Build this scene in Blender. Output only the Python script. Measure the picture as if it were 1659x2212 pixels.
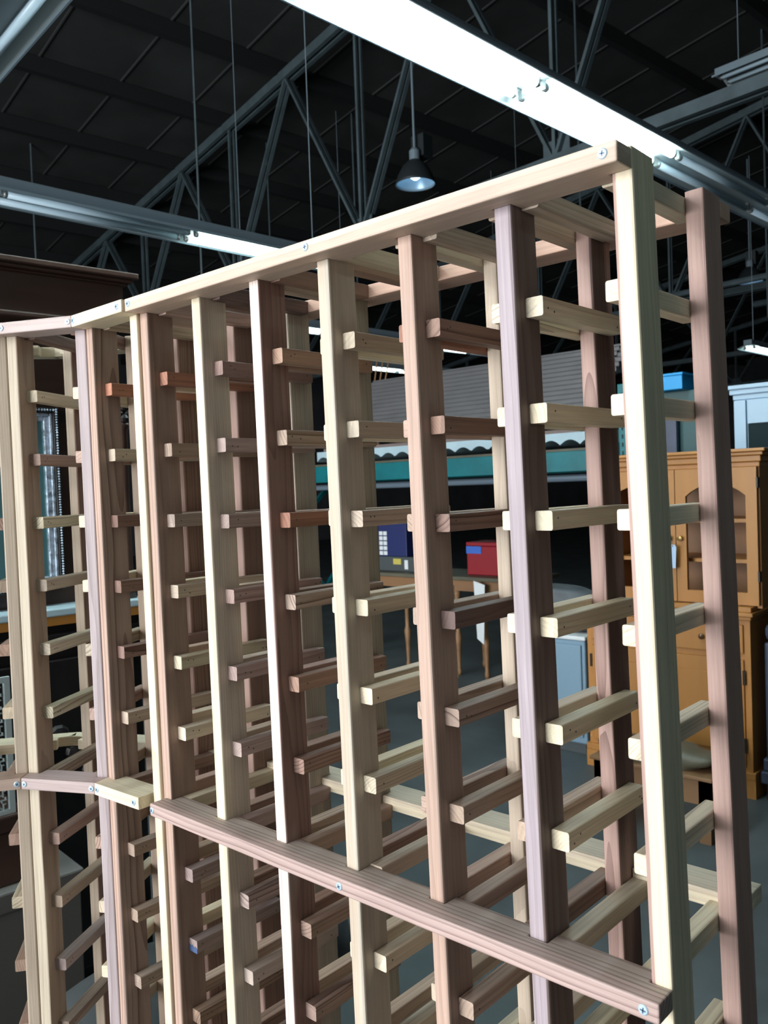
import bpy, bmesh, math, random
from mathutils import Vector, Matrix
random.seed(7)
for o in list(bpy.data.objects): bpy.data.objects.remove(o)
scn = bpy.context.scene
COL = scn.collection

# ------------------------------------------------------------------ camera
F_PX, W_PX = 1842.8, 1659.0
cam_d = bpy.data.cameras.new('camera'); cam = bpy.data.objects.new('camera', cam_d); COL.objects.link(cam)
YAW, PITCH, ROLL = 0.7362, -0.02792, -0.03605
fw = Vector((-math.sin(YAW)*math.cos(PITCH), math.cos(YAW)*math.cos(PITCH), math.sin(PITCH)))
rt0 = Vector((math.cos(YAW), math.sin(YAW), 0)); up0 = rt0.cross(fw)
rt = rt0*math.cos(ROLL) + up0*math.sin(ROLL); up = up0*math.cos(ROLL) - rt0*math.sin(ROLL)
M = Matrix((rt, up, -fw)).transposed().to_4x4(); M.translation = Vector((0.3257, -0.6860, 1.5609))
cam.matrix_world = M
cam_d.sensor_fit = 'HORIZONTAL'; cam_d.sensor_width = 36.0; cam_d.lens = 36.0*F_PX/W_PX
cam_d.clip_start = 0.02; cam_d.clip_end = 200
cam_d.dof.use_dof = True; cam_d.dof.focus_distance = 1.05; cam_d.dof.aperture_fstop = 20
scn.camera = cam

# ------------------------------------------------------------------ light
wd = bpy.data.worlds.new('world'); scn.world = wd; wd.use_nodes = True
wd.node_tree.nodes['Background'].inputs[0].default_value = (0.75, 0.88, 1.0, 1)
wd.node_tree.nodes['Background'].inputs[1].default_value = 1.0
def area(name, loc, target, sx, sy, energy, col):
    l = bpy.data.lights.new(name, 'AREA'); l.shape = 'RECTANGLE'; l.size = sx; l.size_y = sy
    l.energy = energy; l.color = col
    o = bpy.data.objects.new(name, l); COL.objects.link(o); o.location = loc
    o.rotation_euler = (Vector(target)-Vector(loc)).to_track_quat('-Z', 'Y').to_euler()
    return o
# daylight through the open loading door in the front wall, behind the photographer
area('door_daylight', (-3.2, -7.45, 2.3), (-3.2, 0, 2.3), 6.4, 4.3, 1270, (0.985, 0.99, 1.0))
scn.view_settings.view_transform = 'Standard'; scn.view_settings.look = 'None'
scn.view_settings.gamma = 1; scn.view_settings.use_curve_mapping = False
scn.view_settings.exposure = 0.0

# ------------------------------------------------------------------ node helpers / materials
def mat(name, col, rough=.6, metal=0, noise=0, nscale=8, bump=0, spec=.5, emit=None, es=0, stretch=(1,1,1)):
    m = bpy.data.materials.new(name); m.use_nodes = True; nt = m.node_tree; N = nt.nodes; L = nt.links
    b = N['Principled BSDF']; b.inputs['Base Color'].default_value = (*col, 1)
    b.inputs['Roughness'].default_value = rough; b.inputs['Metallic'].default_value = metal
    b.inputs['Specular IOR Level'].default_value = spec
    if emit: b.inputs['Emission Color'].default_value = (*emit, 1); b.inputs['Emission Strength'].default_value = es
    if noise or bump:
        tc = N.new('ShaderNodeTexCoord'); mp = N.new('ShaderNodeMapping'); mp.inputs['Scale'].default_value = stretch
        L.new(tc.outputs['Object'], mp.inputs['Vector'])
        n = N.new('ShaderNodeTexNoise'); n.inputs['Scale'].default_value = nscale; n.inputs['Detail'].default_value = 6
        L.new(mp.outputs[0], n.inputs['Vector'])
        if noise:
            r = N.new('ShaderNodeValToRGB'); e = r.color_ramp.elements
            e[0].position = .3; e[1].position = .7
            e[0].color = (*[c*(1-noise) for c in col], 1); e[1].color = (*[min(1, c*(1+noise)) for c in col], 1)
            L.new(n.outputs['Fac'], r.inputs[0]); L.new(r.outputs[0], b.inputs['Base Color'])
        if bump:
            bp = N.new('ShaderNodeBump'); bp.inputs['Strength'].default_value = bump; bp.inputs['Distance'].default_value = .01
            L.new(n.outputs['Fac'], bp.inputs['Height']); L.new(bp.outputs[0], b.inputs['Normal'])
    return m

def lumber():
    """redwood boards: object colour + second tone 'tone' past a line 'split' (nx, ny, offset), rings along local Z"""
    m = bpy.data.materials.new('redwood_lumber'); m.use_nodes = True; nt = m.node_tree; N = nt.nodes; L = nt.links
    b = N['Principled BSDF']; b.inputs['Roughness'].default_value = .55; b.inputs['Specular IOR Level'].default_value = .35
    def new(t, **k):
        n = N.new('ShaderNode'+t)
        for a, v in k.items(): setattr(n, a, v)
        return n
    def mth(op, a, bb=None, c=None):
        n = new('Math', operation=op)
        for i, v in enumerate((a, bb, c)):
            if v is None: continue
            if isinstance(v, (int, float)): n.inputs[i].default_value = v
            else: L.new(v, n.inputs[i])
        return n.outputs[0]
    tc = new('TexCoord'); oi = new('ObjectInfo')
    sep = new('SeparateXYZ'); L.new(tc.outputs['Object'], sep.inputs[0])
    rnd = oi.outputs['Random']
    # long wave noise along the board
    cz = new('CombineXYZ'); L.new(mth('MULTIPLY', sep.outputs[0], 14.0), cz.inputs[0]); L.new(mth('MULTIPLY', sep.outputs[1], 14.0), cz.inputs[1])
    L.new(mth('ADD', mth('MULTIPLY', sep.outputs[2], 2.6), mth('MULTIPLY', rnd, 57.0)), cz.inputs[2])
    nz = new('TexNoise'); nz.inputs['Scale'].default_value = 1.0; nz.inputs['Detail'].default_value = 2; L.new(cz.outputs[0], nz.inputs['Vector'])
    wob = mth('SUBTRACT', nz.outputs['Fac'], .5)
    # rings
    ang = mth('MULTIPLY', rnd, 6.283); dist = .045
    ox = mth('MULTIPLY', mth('COSINE', ang), dist); oy = mth('MULTIPLY', mth('SINE', ang), dist)
    dx = mth('ADD', sep.outputs[0], ox); dy = mth('ADD', sep.outputs[1], oy)
    r = mth('SQRT', mth('ADD', mth('MULTIPLY', dx, dx), mth('MULTIPLY', dy, dy)))
    r2 = mth('ADD', r, mth('MULTIPLY', wob, .02))
    ph = mth('FRACT', mth('MULTIPLY', r2, mth('ADD', 130.0, mth('MULTIPLY', mth('FRACT', mth('MULTIPLY', rnd, 7.7)), 170.0))))
    cl = new('CombineXYZ'); L.new(mth('MULTIPLY', r2, 150.0), cl.inputs[0]); L.new(mth('MULTIPLY', rnd, 43.0), cl.inputs[1])
    nl = new('TexNoise'); nl.inputs['Scale'].default_value = 1.0; nl.inputs['Detail'].default_value = 1; L.new(cl.outputs[0], nl.inputs['Vector'])
    amp = new('MapRange'); L.new(nl.outputs['Fac'], amp.inputs[0]); amp.inputs[1].default_value = .36; amp.inputs[2].default_value = .64; amp.inputs[3].default_value = .15; amp.inputs[4].default_value = 1.25
    line = mth('MULTIPLY', mth('POWER', ph, 2.6), amp.outputs[0])
    # fine fibre
    cf = new('CombineXYZ'); L.new(mth('MULTIPLY', sep.outputs[0], 700.0), cf.inputs[0]); L.new(mth('MULTIPLY', sep.outputs[1], 700.0), cf.inputs[1]); L.new(mth('MULTIPLY', sep.outputs[2], 14.0), cf.inputs[2])
    nf = new('TexNoise'); nf.inputs['Scale'].default_value = 1.0; nf.inputs['Detail'].default_value = 3; L.new(cf.outputs[0], nf.inputs['Vector'])
    # blotch
    cb = new('CombineXYZ'); L.new(mth('MULTIPLY', sep.outputs[0], 60.0), cb.inputs[0]); L.new(mth('MULTIPLY', sep.outputs[1], 60.0), cb.inputs[1]); L.new(mth('ADD', mth('MULTIPLY', sep.outputs[2], 7.0), mth('MULTIPLY', rnd, 31.0)), cb.inputs[2])
    nb = new('TexNoise'); nb.inputs['Scale'].default_value = 1.0; nb.inputs['Detail'].default_value = 4; L.new(cb.outputs[0], nb.inputs['Vector'])
    at = new('Attribute', attribute_type='OBJECT', attribute_name='tone')
    sp = new('Attribute', attribute_type='OBJECT', attribute_name='split')
    gr = new('Attribute', attribute_type='OBJECT', attribute_name='grain')
    dot = new('VectorMath', operation='DOT_PRODUCT'); cxy = new('CombineXYZ')
    L.new(sep.outputs[0], cxy.inputs[0]); L.new(sep.outputs[1], cxy.inputs[1]); cxy.inputs[2].default_value = -1
    L.new(cxy.outputs[0], dot.inputs[0]); L.new(sp.outputs['Vector'], dot.inputs[1])
    t = mth('ADD', dot.outputs['Value'], mth('MULTIPLY', wob, .009))
    st = new('MapRange', interpolation_type='SMOOTHSTEP'); L.new(t, st.inputs[0]); st.inputs[1].default_value = -.0008; st.inputs[2].default_value = .0008
    mx = new('Mix', data_type='RGBA'); L.new(st.outputs[0], mx.inputs[0]); L.new(oi.outputs['Color'], mx.inputs[6]); L.new(at.outputs['Color'], mx.inputs[7])
    dark = new('Mix', data_type='RGBA', blend_type='MULTIPLY')
    L.new(mth('MULTIPLY', line, gr.outputs['Fac']), dark.inputs[0]); L.new(mx.outputs[2], dark.inputs[6]); dark.inputs[7].default_value = (.30, .22, .20, 1)
    k = mth('ADD', .52, mth('ADD', mth('MULTIPLY', nf.outputs['Fac'], .42), mth('MULTIPLY', nb.outputs['Fac'], .54)))
    sc = new('VectorMath', operation='SCALE'); L.new(dark.outputs[2], sc.inputs[0]); L.new(k, sc.inputs['Scale'])
    L.new(sc.outputs[0], b.inputs['Base Color'])
    bp = new('Bump'); bp.inputs['Strength'].default_value = .12; bp.inputs['Distance'].default_value = .002
    L.new(nf.outputs['Fac'], bp.inputs['Height']); L.new(bp.outputs[0], b.inputs['Normal'])
    return m

MAT = {}
MAT['lumber'] = lumber()
MAT['screw'] = mat('zinc_screw', (.50, .66, .78), .35, .35)
MAT['recess'] = mat('screw_recess', (.08, .12, .2), .5, .5)
MAT['nail'] = mat('nail', (.10, .08, .07), .5, .4)
MAT['concrete'] = mat('concrete_floor', (.078, .096, .101), .55, 0, .35, 2.2, .05)
MAT['roof'] = mat('roof_sheet', (.034, .038, .038), .8, 0, .3, 1.5)
MAT['roofedge'] = mat('roof_lap', (.055, .06, .06), .8)
MAT['steel'] = mat('painted_steel', (.085, .125, .14), .6, .1, .2, 6)
MAT['purlin'] = mat('purlin_steel', (.010, .012, .013), .8)
MAT['wallp'] = mat('dark_wall', (.05, .055, .06), .8, 0, .3, 1)
MAT['fixture'] = mat('fixture_enamel', (.22, .30, .35), .45, .1)
MAT['reflector'] = mat('reflector_white', (.42, .50, .52), .4)
MAT['tube_on'] = mat('tube_lit', (.9, 1, 1), .4, emit=(.84, .99, 1.0), es=46)
MAT['tube_dim'] = mat('tube_far_lit', (.9, 1, 1), .4, emit=(.80, 1.0, .97), es=6)
MAT['tube_off'] = mat('tube_unlit', (.48, .64, .74), .3)
MAT['capend'] = mat('tube_cap', (.30, .34, .34), .4, .6)
MAT['lampblack'] = mat('lamp_black', (.03, .04, .045), .5, .2)
MAT['lampin'] = mat('lamp_inside', (.35, .5, .6), .35, .4)
MAT['bulb'] = mat('lamp_bulb', (.6, .75, .9), .3, emit=(.55, .78, 1.0), es=5)
MAT['maple'] = mat('orange_maple', (.42, .185, .042), .42, 0, .18, 5, 0, stretch=(1, 1, .12))
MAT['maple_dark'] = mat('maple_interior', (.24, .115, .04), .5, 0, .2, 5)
MAT['knob'] = mat('dark_knob', (.12, .06, .03), .3)
MAT['brass'] = mat('brass_knob', (.5, .33, .12), .3, .7)
MAT['hinge'] = mat('iron_hinge', (.03, .025, .02), .4, .6)
MAT['tag'] = mat('paper_tag', (.50, .66, .88), .8)
MAT['teal'] = mat('teal_rack_paint', (.0, .125, .145), .45, 0, .15, 7)
MAT['hole'] = mat('rack_slot', (.005, .03, .035), .8)
MAT['chrome'] = mat('grey_tube', (.25, .34, .42), .35, .4)
MAT['corr'] = mat('grey_corrugated', (.105, .105, .11), .5, .1, .12, 4)
MAT['corrw'] = mat('pale_corrugated', (.36, .49, .55), .5, 0, .1, 5)
MAT['cardboard'] = mat('brown_sheet', (.16, .12, .11), .7)
MAT['red'] = mat('red_box', (.27, .012, .02), .45)
MAT['tape'] = mat('blue_tape', (.04, .14, .55), .6)
MAT['navy'] = mat('navy_box', (.015, .025, .12), .5)
MAT['white'] = mat('white_label', (.72, .78, .80), .7)
MAT['greybox'] = mat('grey_box', (.06, .075, .08), .6)
MAT['yellow'] = mat('yellow_label', (.55, .48, .10), .6)
MAT['oldwood'] = mat('brown_table_wood', (.26, .14, .065), .5, 0, .3, 6, 0, stretch=(.15, 1, 1))
MAT['olive'] = mat('olive_tabletop', (.10, .095, .065), .5, 0, .25, 4)
MAT['bluepanel'] = mat('pale_blue_enamel', (.20, .32, .42), .4)
MAT['bluechest'] = mat('blue_chest', (.045, .06, .10), .5, 0, .2, 6)
MAT['greycloth'] = mat('grey_cloth', (.10, .115, .125), .9, 0, .35, 5, .5)
MAT['darkcloth'] = mat('dark_cloth', (.035, .04, .042), .9, 0, .3, 5, .3)
MAT['walnut'] = mat('dark_walnut', (.050, .026, .018), .4, 0, .45, 9, 0, stretch=(1, .12, 1))
MAT['ebony'] = mat('blackened_wood', (.012, .010, .010), .35, 0, .4, 6, .2)
MAT['silver'] = mat('silvered_frame', (.40, .46, .54), .35, .5, .6, 60, .6)
MAT['mirror'] = mat('mirror_glass', (.16, .34, .36), .12, .55)  # teal base colour stands in for the bluish reflection in the glass
MAT['marble'] = mat('pale_marble', (.42, .55, .60), .35, 0, .1, 5)
MAT['honey'] = mat('honey_edge', (.55, .24, .05), .45)
MAT['whitecab'] = mat('pale_blue_cabinet', (.36, .52, .66), .45)
MAT['greenpanel'] = mat('dark_green_panel', (.01, .065, .07), .5)
MAT['blue'] = mat('bright_blue', (.01, .28, .62), .5)
MAT['fret'] = mat('fretwork', (.42, .50, .50), .5)
MAT['greypanel'] = mat('grey_panel', (.12, .115, .105), .7)
MAT['bluepaint'] = mat('blue_paint', (.05, .09, .20), .6)
MAT['glass'] = mat('cabinet_glass', (.012, .025, .028), .6, spec=.08)
MAT['cord'] = mat('twine', (.25, .2, .15), .8)

# ------------------------------------------------------------------ object helpers
def link(o, parent=None):
    COL.objects.link(o)
    if parent: o.parent = parent
    return o
def root(name, label, cat, loc, rz=0, group=None):
    o = bpy.data.objects.new(name, None); o.empty_display_size = .1; link(o)
    o.location = loc; o.rotation_euler = (0, 0, rz); o['label'] = label; o['category'] = cat
    if group: o['group'] = group
    return o
def tag(o, label, cat, group=None):
    o['label'] = label; o['category'] = cat
    if group: o['group'] = group
    return o
class MB:
    """collects shapes into one mesh, several material slots"""
    def __init__(s): s.v = []; s.f = []; s.m = []; s.cur = 0; s.slots = []
    def use(s, mname):
        if mname not in s.slots: s.slots.append(mname)
        s.cur = s.slots.index(mname); return s
    def add(s, vs, fs):
        n = len(s.v); s.v += [tuple(v) for v in vs]; s.f += [tuple(i+n for i in f) for f in fs]; s.m += [s.cur]*len(fs)
        return s
    def box(s, x0, x1, y0, y1, z0, z1):
        return s.add([(x0,y0,z0),(x1,y0,z0),(x1,y1,z0),(x0,y1,z0),(x0,y0,z1),(x1,y0,z1),(x1,y1,z1),(x0,y1,z1)],
                     [(0,3,2,1),(4,5,6,7),(0,1,5,4),(1,2,6,5),(2,3,7,6),(3,0,4,7)])
    def beam(s, A, B, w, h, hint=(0,0,1)):
        A = Vector(A); B = Vector(B); z = (B-A).normalized(); x = Vector(hint).cross(z)
        if x.length < 1e-4: x = Vector((1,0,0)).cross(z)
        x.normalize(); y = z.cross(x); vs = []
        for P in (A, B):
            for a, b in ((-1,-1),(1,-1),(1,1),(-1,1)): vs.append(P + x*a*w/2 + y*b*h/2)
        return s.add(vs, [(3,2,1,0),(4,5,6,7),(0,1,5,4),(1,2,6,5),(2,3,7,6),(3,0,4,7)])
    def tube(s, A, B, r0, r1=None, n=10):
        r1 = r0 if r1 is None else r1
        A = Vector(A); B = Vector(B); z = (B-A).normalized(); x = z.orthogonal().normalized(); y = z.cross(x); vs = []
        for P, r in ((A, r0), (B, r1)):
            for i in range(n):
                a = 2*math.pi*i/n; vs.append(P + x*math.cos(a)*r + y*math.sin(a)*r)
        fs = [(i, (i+1) % n, n+(i+1) % n, n+i) for i in range(n)]
        return s.add(vs, fs + [tuple(range(n-1, -1, -1)), tuple(range(n, 2*n))])
    def lathe(s, c, prof, n=16, axis='Z'):
        vs = []; c = Vector(c)
        for r, h in prof:
            for i in range(n):
                a = 2*math.pi*i/n; p = (math.cos(a)*r, math.sin(a)*r, h)
                if axis == 'Y': p = (p[0], p[2], p[1])
                if axis == 'X': p = (p[2], p[0], p[1])
                vs.append(c + Vector(p))
        fs = []
        for k in range(len(prof)-1):
            fs += [(k*n+i, k*n+(i+1) % n, (k+1)*n+(i+1) % n, (k+1)*n+i) for i in range(n)]
        fs += [tuple(range(n-1, -1, -1)), tuple(range((len(prof)-1)*n, len(prof)*n))]
        return s.add(vs, fs)
    def prism(s, poly, z0, z1, conv=lambda x, y, z: (x, y, z)):
        n = len(poly); vs = [conv(x, y, z0) for x, y in poly] + [conv(x, y, z1) for x, y in poly]
        return s.add(vs, [tuple(range(n-1, -1, -1)), tuple(range(n, 2*n))] + [(i, (i+1) % n, n+(i+1) % n, n+i) for i in range(n)])
    def build(s, name, parent=None, m=None, smooth=False, bevel=0, fix=True):
        me = bpy.data.meshes.new(name); me.from_pydata(s.v, [], s.f); me.update()
        if s.slots:
            for k in s.slots: me.materials.append(MAT[k])
            for p, i in zip(me.polygons, s.m): p.material_index = i
        elif m: me.materials.append(MAT[m])
        if fix:
            bm = bmesh.new(); bm.from_mesh(me); bmesh.ops.recalc_face_normals(bm, faces=bm.faces); bm.to_mesh(me); bm.free()
        if smooth:
            for p in me.polygons: p.use_smooth = True
        o = bpy.data.objects.new(name, me); link(o, parent)
        if bevel:
            b = o.modifiers.new('b', 'BEVEL'); b.width = bevel; b.segments = 2; b.limit_method = 'ANGLE'; b.angle_limit = .6
        return o
def P(name, parent, m, *boxes, bevel=0):
    b = MB()
    for q in boxes: b.box(*q)
    return b.build(name, parent, m, bevel=bevel)

_cache = {}
def round_bar(w, t, ln, r=.0022):
    key = (round(w, 4), round(t, 4), round(ln, 3), r)
    if key in _cache: return _cache[key]
    pts = []
    for cx, cy, a0 in ((w/2-r, t/2-r, 0), (-w/2+r, t/2-r, 90), (-w/2+r, -t/2+r, 180), (w/2-r, -t/2+r, 270)):
        for k in range(3):
            a = math.radians(a0+45*k); pts.append((cx+r*math.cos(a), cy+r*math.sin(a)))
    b = MB(); b.prism(pts, -ln/2, ln/2); n = len(pts)
    me = bpy.data.meshes.new('bar'); me.from_pydata(b.v, [], b.f); me.update(); me.materials.append(MAT['lumber'])
    _cache[key] = me
    return me
def desat(c, k=.17):
    l = .3*c[0]+.6*c[1]+.1*c[2]; return tuple(v+(l-v)*k for v in c)
def paint(o, c1, c2=None, split=(0, 0, 1), grain=.5):
    c1 = desat(c1); c2 = desat(c2 or c1, 0 if c2 is None else .17)
    o.color = (*c1, 1); o['tone'] = [float(v) for v in c2]; o['split'] = [float(v) for v in split]; o['grain'] = float(grain)
    return o
def bar(parent, name, A, B, w, t, xdir, c1, c2=None, split=(0, 0, 1), grain=.5, r=.0022):
    """board of section w (along xdir) x t from A to B (world coordinates)"""
    A = Vector(A); B = Vector(B); z = (B-A).normalized(); y = z.cross(Vector(xdir)).normalized(); x = y.cross(z)
    o = bpy.data.objects.new(name, round_bar(w, t, (B-A).length, r)); link(o, parent)
    m = Matrix((x, y, z)).transposed().to_4x4(); m.translation = (A+B)/2 - parent.location
    o.matrix_basis = m
    return paint(o, c1, c2, split, grain)

# ------------------------------------------------------------------ wood tones
CREAM = (.76, .66, .45); PALE = (.66, .56, .40); TAN = (.47, .345, .245); PINK = (.50, .325, .245); ROSE = (.46, .285, .235)
BROWN = (.30, .175, .125); RED = (.36, .15, .085); DARK = (.15, .09, .075); LAV = (.40, .325, .355); GREYP = (.44, .34, .31); SAND = (.56, .45, .33)
def vary(c, a=.07):
    k = 1 + random.uniform(-a, a); return tuple(min(.9, v*k*(1+random.uniform(-.03, .03))) for v in c)

# ------------------------------------------------------------------ rack geometry (metres; z measured from the top rail, rail = row 0)
ZT, S = 1.83, .1016
PW, PD = .0189, .0437           # upright width, depth
AF, BK = .0272, .019            # rail in front of / behind the upright's front face
HR = .0179; RW = .0190; RH = .0187; YR = .0173; YB = .1542
LX, LF, LB = -.02732, .00956, .01453
PXS = [0, -.12237, -.24493, -.36816, -.4911, -.61263, -.73794]   # right faces of the uprights
ZO = [0, -.0003, -.0023, .0023, .0004, -.0002, 0]
TZ, MZ = .00145, .00066; RAILROWS = {0: TZ, 7: MZ, 14: 0}
NROW = 17
def Wp(x, y, z, ly=LF): return Vector((x + LX*z, y + ly*z, ZT + z))
ZBOT = -ZT

rack = root('wine_rack', 'tall straight redwood lattice wine rack of mixed cream and brown boards', 'wine rack', (-.37, .12, 0))
nails = MB().use('nail')

# uprights: front colour / second tone / split
UP = [ # front: (c1, c2, split, grain), rear
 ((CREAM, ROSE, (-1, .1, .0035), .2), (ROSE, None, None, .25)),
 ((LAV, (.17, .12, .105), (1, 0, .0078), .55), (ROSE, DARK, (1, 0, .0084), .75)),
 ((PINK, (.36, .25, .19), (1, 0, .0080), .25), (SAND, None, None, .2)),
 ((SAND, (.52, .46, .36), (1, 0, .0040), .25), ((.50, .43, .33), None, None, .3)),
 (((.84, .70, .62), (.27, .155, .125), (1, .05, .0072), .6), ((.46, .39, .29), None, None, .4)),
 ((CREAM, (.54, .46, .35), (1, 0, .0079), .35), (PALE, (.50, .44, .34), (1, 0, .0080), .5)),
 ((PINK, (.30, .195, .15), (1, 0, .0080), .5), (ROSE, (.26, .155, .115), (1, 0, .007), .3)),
]
for i, xr in enumerate(PXS):
    xc = xr - PW/2; yc = PD/2; (f, b) = UP[i]
    ztop = .012 if i == 0 else .0098
    bar(rack, 'upright', Wp(xc, yc, ZBOT), Wp(xc, yc, ztop), PW, PD, (1, 0, 0), f[0], f[1], f[2] or (0, 0, 1), f[3])
    yc = YB + PD/2
    bar(rack, 'upright', Wp(xc, yc, ZBOT, LB), Wp(xc, yc, .0132 if i == 0 else .0098, LB), PW, PD, (1, 0, 0), b[0], b[1], b[2] or (0, 0, 1), b[3])

RUNGC = { # (upright, side): colours per row
 (0, -1): [PALE]+[CREAM]*NROW,
 (1, 1): [SAND]+[PALE, (.72, .60, .42), PALE, CREAM, CREAM, CREAM, SAND, CREAM, PALE, CREAM],
 (1, -1): [TAN]+[CREAM]*4+[PALE, TAN, BROWN, PALE, PALE],
 (2, 1): [SAND, BROWN, (.36, .21, .14), (.28, .165, .12), DARK, (.34, .24, .19), TAN, (.50, .37, .28), (.46, .34, .25), TAN],
 (2, -1): [PALE, RED, PINK, TAN, TAN, TAN, PINK, PINK, SAND, PALE],
 (3, 1): [PALE, PALE, PALE, SAND, PALE, CREAM, CREAM, SAND, CREAM, PALE],
 (3, -1): [BROWN, CREAM, CREAM, CREAM, CREAM, PALE, CREAM, BROWN, CREAM, TAN],
 (4, 1): [BROWN, (.42, .24, .155), TAN, RED, (.46, .34, .27), (.38, .22, .15), (.34, .20, .15), (.40, .28, .21), (.36, .23, .175), (.36, .24, .19)],
 (4, -1): [TAN, BROWN, GREYP, TAN, BROWN, ROSE, BROWN, TAN, BROWN, TAN],
 (5, 1): [DARK, (.33, .21, .17), (.40, .30, .27), (.34, .25, .21), (.38, .26, .22), (.38, .27, .24), (.40, .29, .26), (.36, .26, .22), (.44, .33, .28), (.46, .36, .30)],
 (5, -1): [BROWN, BROWN, BROWN, BROWN, TAN, SAND, TAN, BROWN, BROWN, TAN],
 (6, 1): [ROSE, RED, TAN, (.44, .34, .27), SAND, PALE, PALE, PALE, (.34, .24, .23), (.33, .25, .23), (.42, .26, .18)],
}
ENDRED = {(2, 1): PINK, (4, 1): TAN}
for (i, sd), cols in RUNGC.items():
    for k in range(NROW):
        z = -k*S + ZO[i] + random.uniform(-.0007, .0007)
        x = (PXS[i] + RW/2) if sd > 0 else (PXS[i] - PW - RW/2)
        jy = random.uniform(-.0012, .0012)
        if k in RAILROWS:
            ya = BK + .0004; yb = YB + PD - BK - .0004
            if k == 7: z -= .0006
        else: ya = YR + jy; yb = YB + PD - YR + jy
        c = cols[k] if k < len(cols) else random.choice(cols[-4:])
        c = vary(c); g = random.choice((.15, .3, .5, .75)) if c[0] > .5 else random.choice((.4, .7, .9))
        kk = random.choice((.75, 1.0, 1.15)); c2 = tuple(min(.85, v*kk) for v in c)
        A = Wp(x, ya, z, LF); B = Wp(x, yb, z, LB)
        rung_o = bar(rack, 'rung', A, B, RW, RH, (1, 0, 0), c, c2, (random.choice((-1, 1)), random.uniform(-.6, .6), random.uniform(-.002, .012)), g, .0019)
        if (i, sd, k) == (6, 1, 9):
            pm = MB(); pm.prism([(-.0093, .0091), (.0093, .0091), (.0093, .002), (.005, -.0005), (.002, .002), (-.002, -.001), (-.006, .001), (-.0093, -.0005)], -.0006, .0002); pm.build('paint_mark', rung_o, 'bluepaint').location = (0, 0, -(B-A).length/2)
        if k not in RAILROWS:
            for yy, ly in ((YR+.012, LF), (YB+PD-YR-.012, LB)):
                for q in range(random.choice((1, 2))):
                    p = Wp(x + sd*RW/2, yy + q*.008 + random.uniform(-.003, .003), z + random.uniform(-.004, .003), ly) - rack.location
                    nails.tube(p - Vector((sd*.0005, 0, 0)), p + Vector((sd*.00025, 0, 0)), .0011, n=6)
nb = nails.build('nail_heads', rack); nb['kind'] = 'stuff'

def rail_poly(x0, x1, front, notches, sgn=1):
    """plan outline (x, y): front edge at y=-AF, back edge at y=BK, notches for the uprights"""
    pts = [(x0, -AF), (x1, -AF)]
    cur = []
    for xa, xb in sorted(notches, reverse=True):
        xa = max(xa, x0); xb = min(xb, x1)
        if xb >= x1 - .002: pts += [(x1, 0), (xa, 0), (xa, BK)]
        elif xa <= x0 + .002: pts += [(xb, BK), (xb, 0), (x0, 0)]; cur = None; break
        else: pts += [(xb, BK), (xb, 0), (xa, 0), (xa, BK)]
    if cur is not None: pts += [(x0, BK)]
    return pts
def rail(parent, zc, x0, x1, rear, c1, c2, split, grain, dz=0):
    notch = [(x - PW - .0008, x + .0008) for x in PXS]
    poly = rail_poly(x0, x1, True, notch)
    ly = LB if rear else LF
    base = Wp((x0+x1)/2, (YB+PD) if rear else 0, zc, ly)
    xm = (x0+x1)/2; b = MB()
    # local frame: length along local Z so that the grain runs with the rail; X = depth, Y = up
    sg = -1 if rear else 1
    b.prism([(x - xm, y) for x, y in poly], -HR/2, HR/2, conv=lambda x, y, z: (y*sg, z, x))
    o = b.build('rail', parent, 'lumber', bevel=.0016)
    m = Matrix(((0, 1, 0), (0, 0, 1), (1, 0, 0))).transposed().to_4x4()   # columns: local x->world Y, y->Z, z->X
    m.translation = base - parent.location
    o.matrix_basis = m
    return paint(o, c1, c2, split, grain)
XL = PXS[6] - PW + .006
r_top = rail(rack, TZ, XL, .0002, False, (.60, .44, .33), (.68, .53, .40), (0, 1, .003), .12)
r_mid = rail(rack, -7*S+MZ, XL, .0002, False, (.50, .35, .31), (.40, .31, .26), (1, 0, -.012), .75)
rail(rack, -14*S, XL, .0002, False, PINK, None, (0, 0, 1), .4)
rail(rack, TZ, PXS[6]-PW, .0002, True, (.62, .38, .27), None, (0, 0, 1), .2)
rail(rack, -7*S+MZ+.0085, PXS[6]-PW, .0002, True, CREAM, PALE, (0, 1, .002), .25)
rail(rack, -14*S, PXS[6]-PW, .0002, True, TAN, None, (0, 0, 1), .4)

def make_screw(parent, pos, nrm, r=.0046):
    b = MB(); b.use('screw').lathe((0, 0, 0), [(r, -.001), (r, .0004), (r*.8, .0011), (r*.05, .0013)], 18)
    b.use('recess')
    for a in (.35, .35+math.pi/2):
        d = Vector((math.cos(a), math.sin(a), 0)); b.beam(d*(-r*.52)+Vector((0, 0, .0012)), d*(r*.52)+Vector((0, 0, .0012)), .0011, .0006)
    o = b.build('screw', parent)
    R = Vector(nrm).to_track_quat('Z', 'Y').to_matrix().to_4x4(); R = R @ Matrix.Rotation(random.uniform(0, 1.5), 4, 'Z'); R.translation = pos
    W = Matrix.Translation(parent.parent.location) @ parent.matrix_basis
    o.matrix_basis = W.inverted() @ R
    return o
for x, rl, zc in ((-.0125, r_top, TZ), (-.375, r_top, TZ+.001), (-.742, r_top, TZ+.001), (-.0135, r_mid, -7*S+MZ), (-.372, r_mid, -7*S+MZ), (-.7455, r_mid, -7*S+MZ)):
    make_screw(rl, Wp(x, -AF, zc), (0, -1, 0))

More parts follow.
